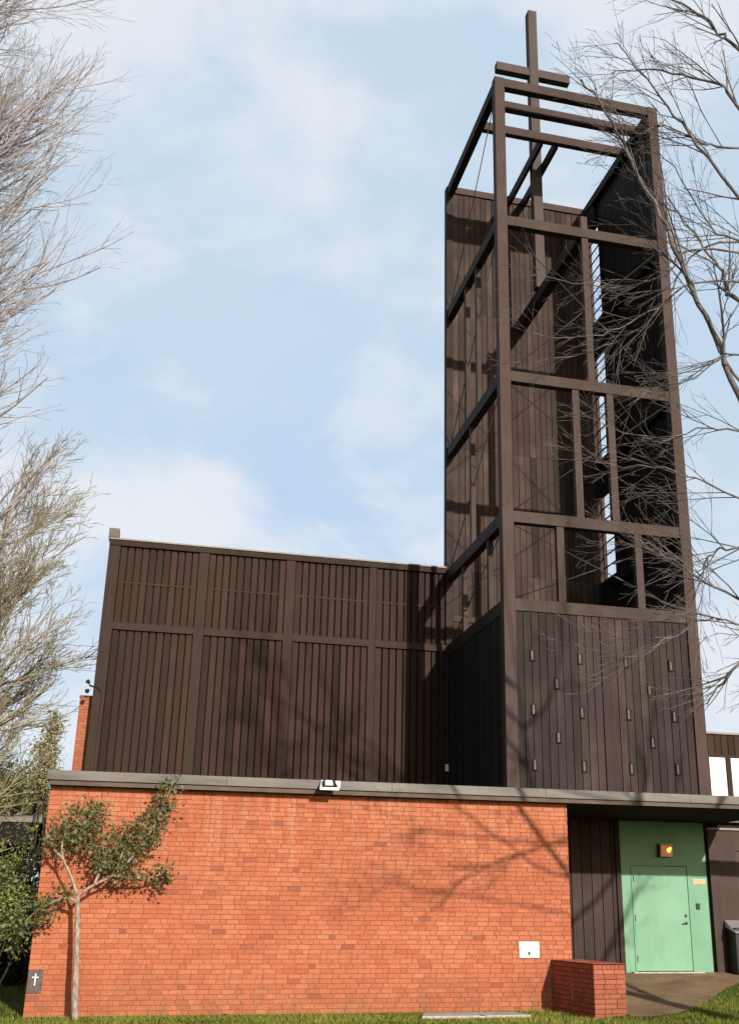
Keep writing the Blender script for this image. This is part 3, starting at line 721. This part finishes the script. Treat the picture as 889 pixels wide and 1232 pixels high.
for z,ra,rb,pts,n in limbs:
    t0=trunk_at(z); pp=poly([tuple(t0)]+pts,n); N=len(pp)
    pp=[q+Vector((r.gauss(0,.018),r.gauss(0,.018),r.gauss(0,.018))) if 0<i else q for i,q in enumerate(pp)]
    rads=[.74*(ra+(rb-ra)*(i/(N-1))**.7) for i in range(N)]
    out.append((0,pp,rads))
    dirs=[(pp[min(i+1,N-1)]-pp[max(0,i-1)]).normalized() for i in range(N)]
    ln=sum((pp[i+1]-pp[i]).length for i in range(N-1))
    branch(out,r,pp,dirs,rads,min(ln,5.2)*.46,0,3,(-.12,.02,.02),(R_(15),R_(42)),[6.4,5.2,2.6],.0027,.06,start=.32)
tree_mesh(out,'bare_tree',rt,BARK_R,tp,tr)
print('right tree branches',len(out))
# left: upswept bare tree
def upswept(name,base,h,label,mat,seed,nl,zr,lr,rb,trop,density,azr,elev,lean,minr=.004,mx=3):
    r=random.Random(seed); b=Vector(base)
    t=thing(name,base,label,'tree')
    tp=poly([tuple(b+Vector((0,0,-.1))),tuple(b+Vector((lean[0]*.1,lean[1]*.1,h*.3))),tuple(b+Vector((lean[0]*.45,lean[1]*.45,h*.62))),tuple(b+Vector((lean[0],lean[1],h*.9)))],6)
    tr=[rb*(1-.92*(i/(len(tp)-1)))+.012 for i in range(len(tp))]; tr[0]*=1.25
    out=[]
    for k in range(nl):
        f=(k+r.random())/nl; z=zr[0]+(zr[1]-zr[0])*f
        q=min(tp,key=lambda a:abs(a.z-b.z-z)); i=tp.index(q)
        j=min(i+1,len(tp)-1); q=q.lerp(tp[j],r.random())
        a=r.uniform(*azr); e=r.uniform(*elev)+f*.2
        d=Vector((math.cos(a)*math.cos(e),math.sin(a)*math.cos(e),math.sin(e)))
        ln=(lr[0]+(lr[1]-lr[0])*f)*(.74+.26*min(1,f/.42))*r.uniform(.75,1.12)
        grow(out,r,q,d,ln,max(.02,tr[i]*.42),0,mx,trop,(R_(14),R_(38)),density,minr,.065)
    tree_mesh(out,name,t,mat,tp,tr)
    print(name,len(out)); return t
upswept('bare_tree',(-5.3,0,0),25,'tall bare tree with pale upswept twigs beyond the left end of the brick wall',BARK_L,31,60,(2.5,21.5),(6.5,4.4),.24,(.02,0,.23),[2.3,2.9,2.3],(-1.0,1.0),(.28,.80),(.5,0),.0038)
upswept('bare_tree',(-3.3,10,0),14,'smaller tan bare tree tangled behind the green shrubs left of the timber hall',BARK_T,33,76,(1.5,12.5),(3.6,2.2),.15,(0,0,.2),[3.6,4.4,4.4],(-1.8,1.8),(.3,.9),(.5,0),.006)
upswept('bare_tree',(-3.3,19,0),9.2,'thin pale bare tree standing beyond the brick pier behind the hall',BARK_L,35,16,(3.0,8.6),(2.6,1.4),.10,(0,0,.07),[3.4,4.0,4.0],(0,6.28),(.5,1.0),(.3,0),.008,2)

# ------------------------------------------------------------------ leafy plants
def leaf(m,r,p,size,tint,droop=0):
    a=Vector((r.gauss(0,1),r.gauss(0,1),r.gauss(0,.8)-droop)).normalized(); b=a.cross(Vector((r.gauss(0,1),r.gauss(0,1),r.gauss(0,1))))
    if b.length<.05: return
    b.normalize(); n=a.cross(b); s=size*r.uniform(.45,1.45); w_=s*r.uniform(.2,.34)
    q=[p,p+a*s*.45+b*w_+n*s*.06,p+a*s,p+a*s*.45-b*w_+n*s*.06]
    m.face([tuple(x) for x in q],tint)
def cloud(m,r,c,rad,n,size,base,var,lo=0,droop=0,sub=9):
    """leaves gathered in sprays inside an ellipsoid"""
    c=Vector(c)
    for k in range(max(1,n//sub)):
        while True:
            u=Vector((r.uniform(-1,1),r.uniform(-1,1),r.uniform(-1,1)))
            if .1<u.length<1: break
        o=c+Vector((u.x*rad[0],u.y*rad[1],u.z*rad[2])); t=r.gauss(base,var)
        for j in range(sub):
            p=o+Vector((r.gauss(0,1),r.gauss(0,1),r.gauss(0,1)))*size*1.1
            leaf(m,r,p,size,min(1,max(0,t+r.gauss(0,.12))),droop)
# young evergreen in front of the wall
yt=thing('young_tree',(.84,-.55,0),'slender young tree with a pale trunk and forked olive crown before the brick wall','tree')
r=random.Random(51)
m=MB(); tpn=poly([(0.842,-0.550,-0.050),(0.789,-0.550,0.540),(0.736,-0.540,1.278),(0.673,-0.550,1.890)],5); m.tube(tpn,[.058-.022*i/(len(tpn)-1) for i in range(len(tpn))],10)
for k in range(14):
    q=tpn[r.randrange(1,len(tpn)-1)]; a=r.uniform(0,6.28); m.tube([q,q+Vector((math.cos(a)*.055,math.sin(a)*.055,.02))],[.016,.008],5)
m.build('trunk',BARK_S,yt,smooth=True)
sk=[[(0.673,-0.550,1.869),(0.546,-0.550,2.174),(0.388,-0.570,2.459),(0.335,-0.550,2.754),(0.462,-0.530,3.123)],
    [(0.673,-0.550,1.890),(0.915,-0.530,2.069),(1.232,-0.510,2.248),(1.548,-0.550,2.596),(1.812,-0.550,3.071),(2.002,-0.550,3.598),(2.054,-0.550,3.830)],
    [(1.179,-0.510,2.227),(1.495,-0.450,2.185),(1.812,-0.450,2.206),(2.044,-0.470,2.269)],
    [(0.915,-0.530,2.069),(1.021,-0.600,2.438),(0.968,-0.650,2.860)],[(1.232,-0.510,2.248),(1.337,-0.550,2.649),(1.390,-0.500,3.018)],
    [(0.673,-0.550,1.805),(0.494,-0.530,1.847),(0.335,-0.500,1.805),(0.072,-0.450,1.658),(-0.107,-0.450,1.489)],
    [(0.388,-0.570,2.459),(0.177,-0.550,2.670),(0.146,-0.550,2.912)],[(0.462,-0.530,2.860),(0.704,-0.550,3.123),(0.778,-0.550,3.334)]]
m=MB()
for s_ in sk:
    p=poly(s_,5); m.tube(p,[.024*(1-.8*i/(len(p)-1)) +.004 for i in range(len(p))],7)
m.build('branches',BARK_S,yt,smooth=True)
m=MB()
for c,rad,n,b in (((2.03,-.55,3.80),(.10,.10,.16),90,.55),((0.567,-0.550,3.018),(.36,.32,.40),900,.55),((0.335,-0.550,2.839),(.26,.28,.30),420,.62),((0.810,-0.550,3.176),(.22,.25,.28),330,.5),
   ((1.411,-0.550,2.775),(.32,.30,.36),900,.42),((1.727,-0.550,3.018),(.26,.26,.36),620,.45),((1.949,-0.550,3.429),(.17,.2,.34),330,.55),((1.126,-0.550,2.417),(.26,.25,.20),420,.48),
   ((1.970,-0.470,2.248),(.20,.2,.14),230,.38),((1.495,-0.470,2.269),(.28,.22,.13),230,.6),((0.441,-0.510,1.942),(.15,.15,.11),110,.5),((0.040,-0.450,1.615),(.25,.25,.24),420,.42),((-0.171,-0.450,1.341),(.12,.14,.22),110,.4),((0.947,-0.600,2.702),(.22,.22,.24),260,.55)):
    cloud(m,r,c,(rad[0],rad[1]*.8,rad[2]),int(n*(.62 if n>500 else .85)),.075,b,.2,droop=.4,sub=7)
m.build('foliage',LEAF_S,yt)
def shrub(name,label,cat,base,clumps,mat,size,stems=(),group=None,seed=1,droop=0,smat=None,sub=9):
    t=thing(name,base,label,cat,group); r=random.Random(seed); m=MB()
    for c,rad,n,b in clumps: cloud(m,r,c,rad,n,size,b,.2,droop=droop,sub=sub)
    m.build('foliage',mat,t)
    m=MB(); b=Vector(base)
    for c,rad,n,q in clumps: m.tube(poly([tuple(b),tuple(b.lerp(Vector(c),.5)+Vector((r.gauss(0,.1),r.gauss(0,.1),0))),tuple(c)],4),[.03-.0025*i for i in range(9)],6)
    m.build('stems',smat or BARK_D,t,smooth=True); return t
shrub('evergreen_tree','sunlit bushy evergreen rising above the roof of the shelter at the left edge','tree',(-2.7,16,0),
   [((-2.35,16,5.0),(1.0,.9,.95),4200,.6),((-1.85,16,4.4),(.8,.8,.8),2600,.55),((-3.1,16,4.3),(1.0,.8,.9),2200,.5),((-3.2,16,5.7),(.8,.8,.8),1300,.68),((-1.75,15.8,3.6),(.7,.6,.6),1400,.4)],LEAF_G,.11,seed=61)
shrub('evergreen_shrub','dull dark-leaved shrub in front of the shelter beam, above the bright corner shrub','shrub',(-1.1,6,0),
   [((-1.0,5.9,3.1),(.5,.5,.35),300,.3),((-.85,5.9,2.6),(.4,.5,.3),300,.4),((-1.3,6,2.5),(.4,.5,.3),480,.45)],LEAF_G,.08,seed=68)
shrub('laurel_shrub','bright green leafy shrub at the left corner of the brick wall','shrub',(-.75,1.2,0),
   [((-.55,1.2,1.85),(.45,.45,.33),1100,.6),((-.85,1.2,1.35),(.4,.4,.35),700,.45),((-.45,1.1,1.40),(.28,.35,.28),420,.4),((-.30,.9,1.05),(.12,.2,.25),120,.5)],LEAF_G,.07,seed=62)
shrub('grey_green_shrub','dull grey-green bush in the shade behind the bright shrub','shrub',(-1.3,9,0),
   [((-1.1,9,2.3),(.55,.6,.55),1300,.5),((-1.6,9,2.2),(.5,.5,.5),900,.45),((-.8,9,1.5),(.6,.5,.7),900,.4)],LEAF_GR,.06,seed=63)
shrub('dark_hedge','low near-black clipped hedge behind the lawn left of the brick wall','hedge',(-2.2,7.5,0),
   [((-1.0+ -.75*k,7.6,.62),(.62,.65,.66),2600,.5) for k in range(5)],LEAF_D,.07,seed=64)
shrub('khaki_conifer','pointed khaki conifer beside the orange brick pier','tree',(-1.0,9.8,0),
   [((-.92,9.8,6.2),(.20,.25,.55),700,.6),((-.98,9.8,5.5),(.36,.4,.5),1100,.55),((-.95,9.8,4.8),(.48,.5,.5),1500,.5),((-.80,10.4,4.2),(.35,.5,.5),700,.45)],LEAF_O,.085,seed=65)
shrub('hazel_thicket','yellow-green scrubby thicket at the far left under the bare trees','shrub',(-4.2,12,0),
   [((-2.6,12,4.6),(.7,.7,.7),900,.5),((-3.4,12,4.2),(.9,.8,.9),1300,.5),((-2.2,12,3.6),(.7,.7,.7),900,.4)],LEAF_O,.09,seed=66)
shrub('evergreen_tree','dark rounded evergreen behind the shelter and the grey-green bush','tree',(-2.4,18,0),
   [((-1.5,18,1.2),(1.0,.8,1.2),1600,.4),((-1.7,18,2.9),(1.0,.8,1.0),1600,.45),((-2.8,18,2.2),(1.1,.8,1.8),1600,.45),((-3.9,18,1.8),(1.0,.8,1.6),1300,.4),((-2.2,18,4.0),(.8,.7,.7),900,.5)],LEAF_G,.13,seed=67)
# open shelter at the left edge
sh=thing('open_shelter',(-5,11.5,0),'flat-roofed dark open shelter half hidden by shrubs at the left edge','shelter')
BX('roof',ROOF,sh,-9,-.95,10,15,3.80,3.93); BX('roof_edge',FASCIA,sh,-9.03,-.92,9.95,9.998,3.78,3.95)
BX('beam',SOFFIT,sh,-9,-1.0,10.0,10.25,3.22,3.775); 
for x,y in ((-2.0,10.1),(-5.4,10.1),(-8.6,10.1),(-2.0,14.6),(-5.4,14.6),(-8.6,14.6)): BX('post',SOFFIT,sh,x-.12,x+.12,y-.1,y+.1,0,3.148 if y<12 else 3.79)
BX('back_wall',SOFFIT,sh,-9,-2.2,14.85,14.99,0,3.79)
# parked car glimpsed between shelter and hedge
ca=thing('parked_car',(-5.4,23,0),'silver grey parked car glimpsed between the hedge and the shrubs','car')
def prof(m,pts,y0,y1,t=.5):
    n=len(pts)
    for i in range(n):
        a,b=pts[i],pts[(i+1)%n]; m.face([(a[0],y0,a[1]),(b[0],y0,b[1]),(b[0],y1,b[1]),(a[0],y1,a[1])],t)
    m.face([(p[0],y0,p[1]) for p in pts],t); m.face([(p[0],y1,p[1]) for p in reversed(pts)],t)
CARP=plain('silver_car_paint',(.42,.44,.47),.3,.5,var=.04)
m=MB(); prof(m,[(-7.5,.35),(-3.2,.35),(-3.1,.7),(-3.25,.95),(-4.2,1.05),(-7.45,1.08),(-7.6,.8)],22.1,23.8); m.build('body',CARP,ca,bevel=.06)
m=MB(); prof(m,[(-7.2,1.085),(-4.3,1.06),(-5.0,1.52),(-6.8,1.55)],22.25,23.65); m.build('cabin',GLASS,ca,bevel=.05)
m=MB(); m.box(-6.85,-5.0,22.28,23.62,1.53,1.58); m.build('roof_panel',CARP,ca,bevel=.02)
for x in (-6.7,-4.1):
    for y in (22.08,23.62):
        m=MB(); m.tube([(x,y,.34),(x,y+.2,.34)],.33,18); wh=m.build('wheel',BLACK,ca); m=MB(); m.tube([(x,y-.012,.34),(x,y-.002,.34)],.2,14); m.build('rim',SILVER,wh)
# overhead wires
for z,y in ((13.15,30),(11.9,30),(10.25,30)):
    m=MB(); p=[(-30+x*1.5,y+.4*math.sin(z),z+.002*((-30+x*1.5)+3)**2*.3) for x in range(0,31)]; m.tube(p,.011,5)
    nm={13.15:'topmost of the three thin overhead wires seen left of the timber hall',11.9:'middle of the three thin overhead wires seen left of the timber hall',10.25:'lowest of the three thin overhead wires seen left of the timber hall'}[z]
    tag(m.build('overhead_wire',DARKMETAL),nm,'wire','overhead wires behind the hall')

LF=plain('dead_leaf',(.33,.15,.055),.8,.15,var=.4,scale=9)
r=random.Random(77)
for x,y in ((10.95,-1.72),(8.9,-1.3),(5.1,-1.05),(3.2,-.7),(11.9,-1.3),(7.4,-1.45),(2.2,-1.1),(10.4,-2.0)):
    m=MB(); a=r.uniform(0,6.28); z=gz(x,y)+.06; ca_,sa_=math.cos(a),math.sin(a)
    pts=[(-.06,0,0),(-.02,.035,.012),(.04,.03,.02),(.075,0,.008),(.04,-.03,.016),(-.02,-.035,.014)]
    P=[(x+p[0]*ca_-p[1]*sa_,y+p[0]*sa_+p[1]*ca_,z+p[2]) for p in pts]; c=(x,y,z-.004)
    for k in range(6): m.face([c,P[k],P[(k+1)%6]],.5)
    tag(m.build('fallen_leaf',LF),'single curled brown leaf lying on the lawn before the wall','leaf','fallen leaves on the lawn')
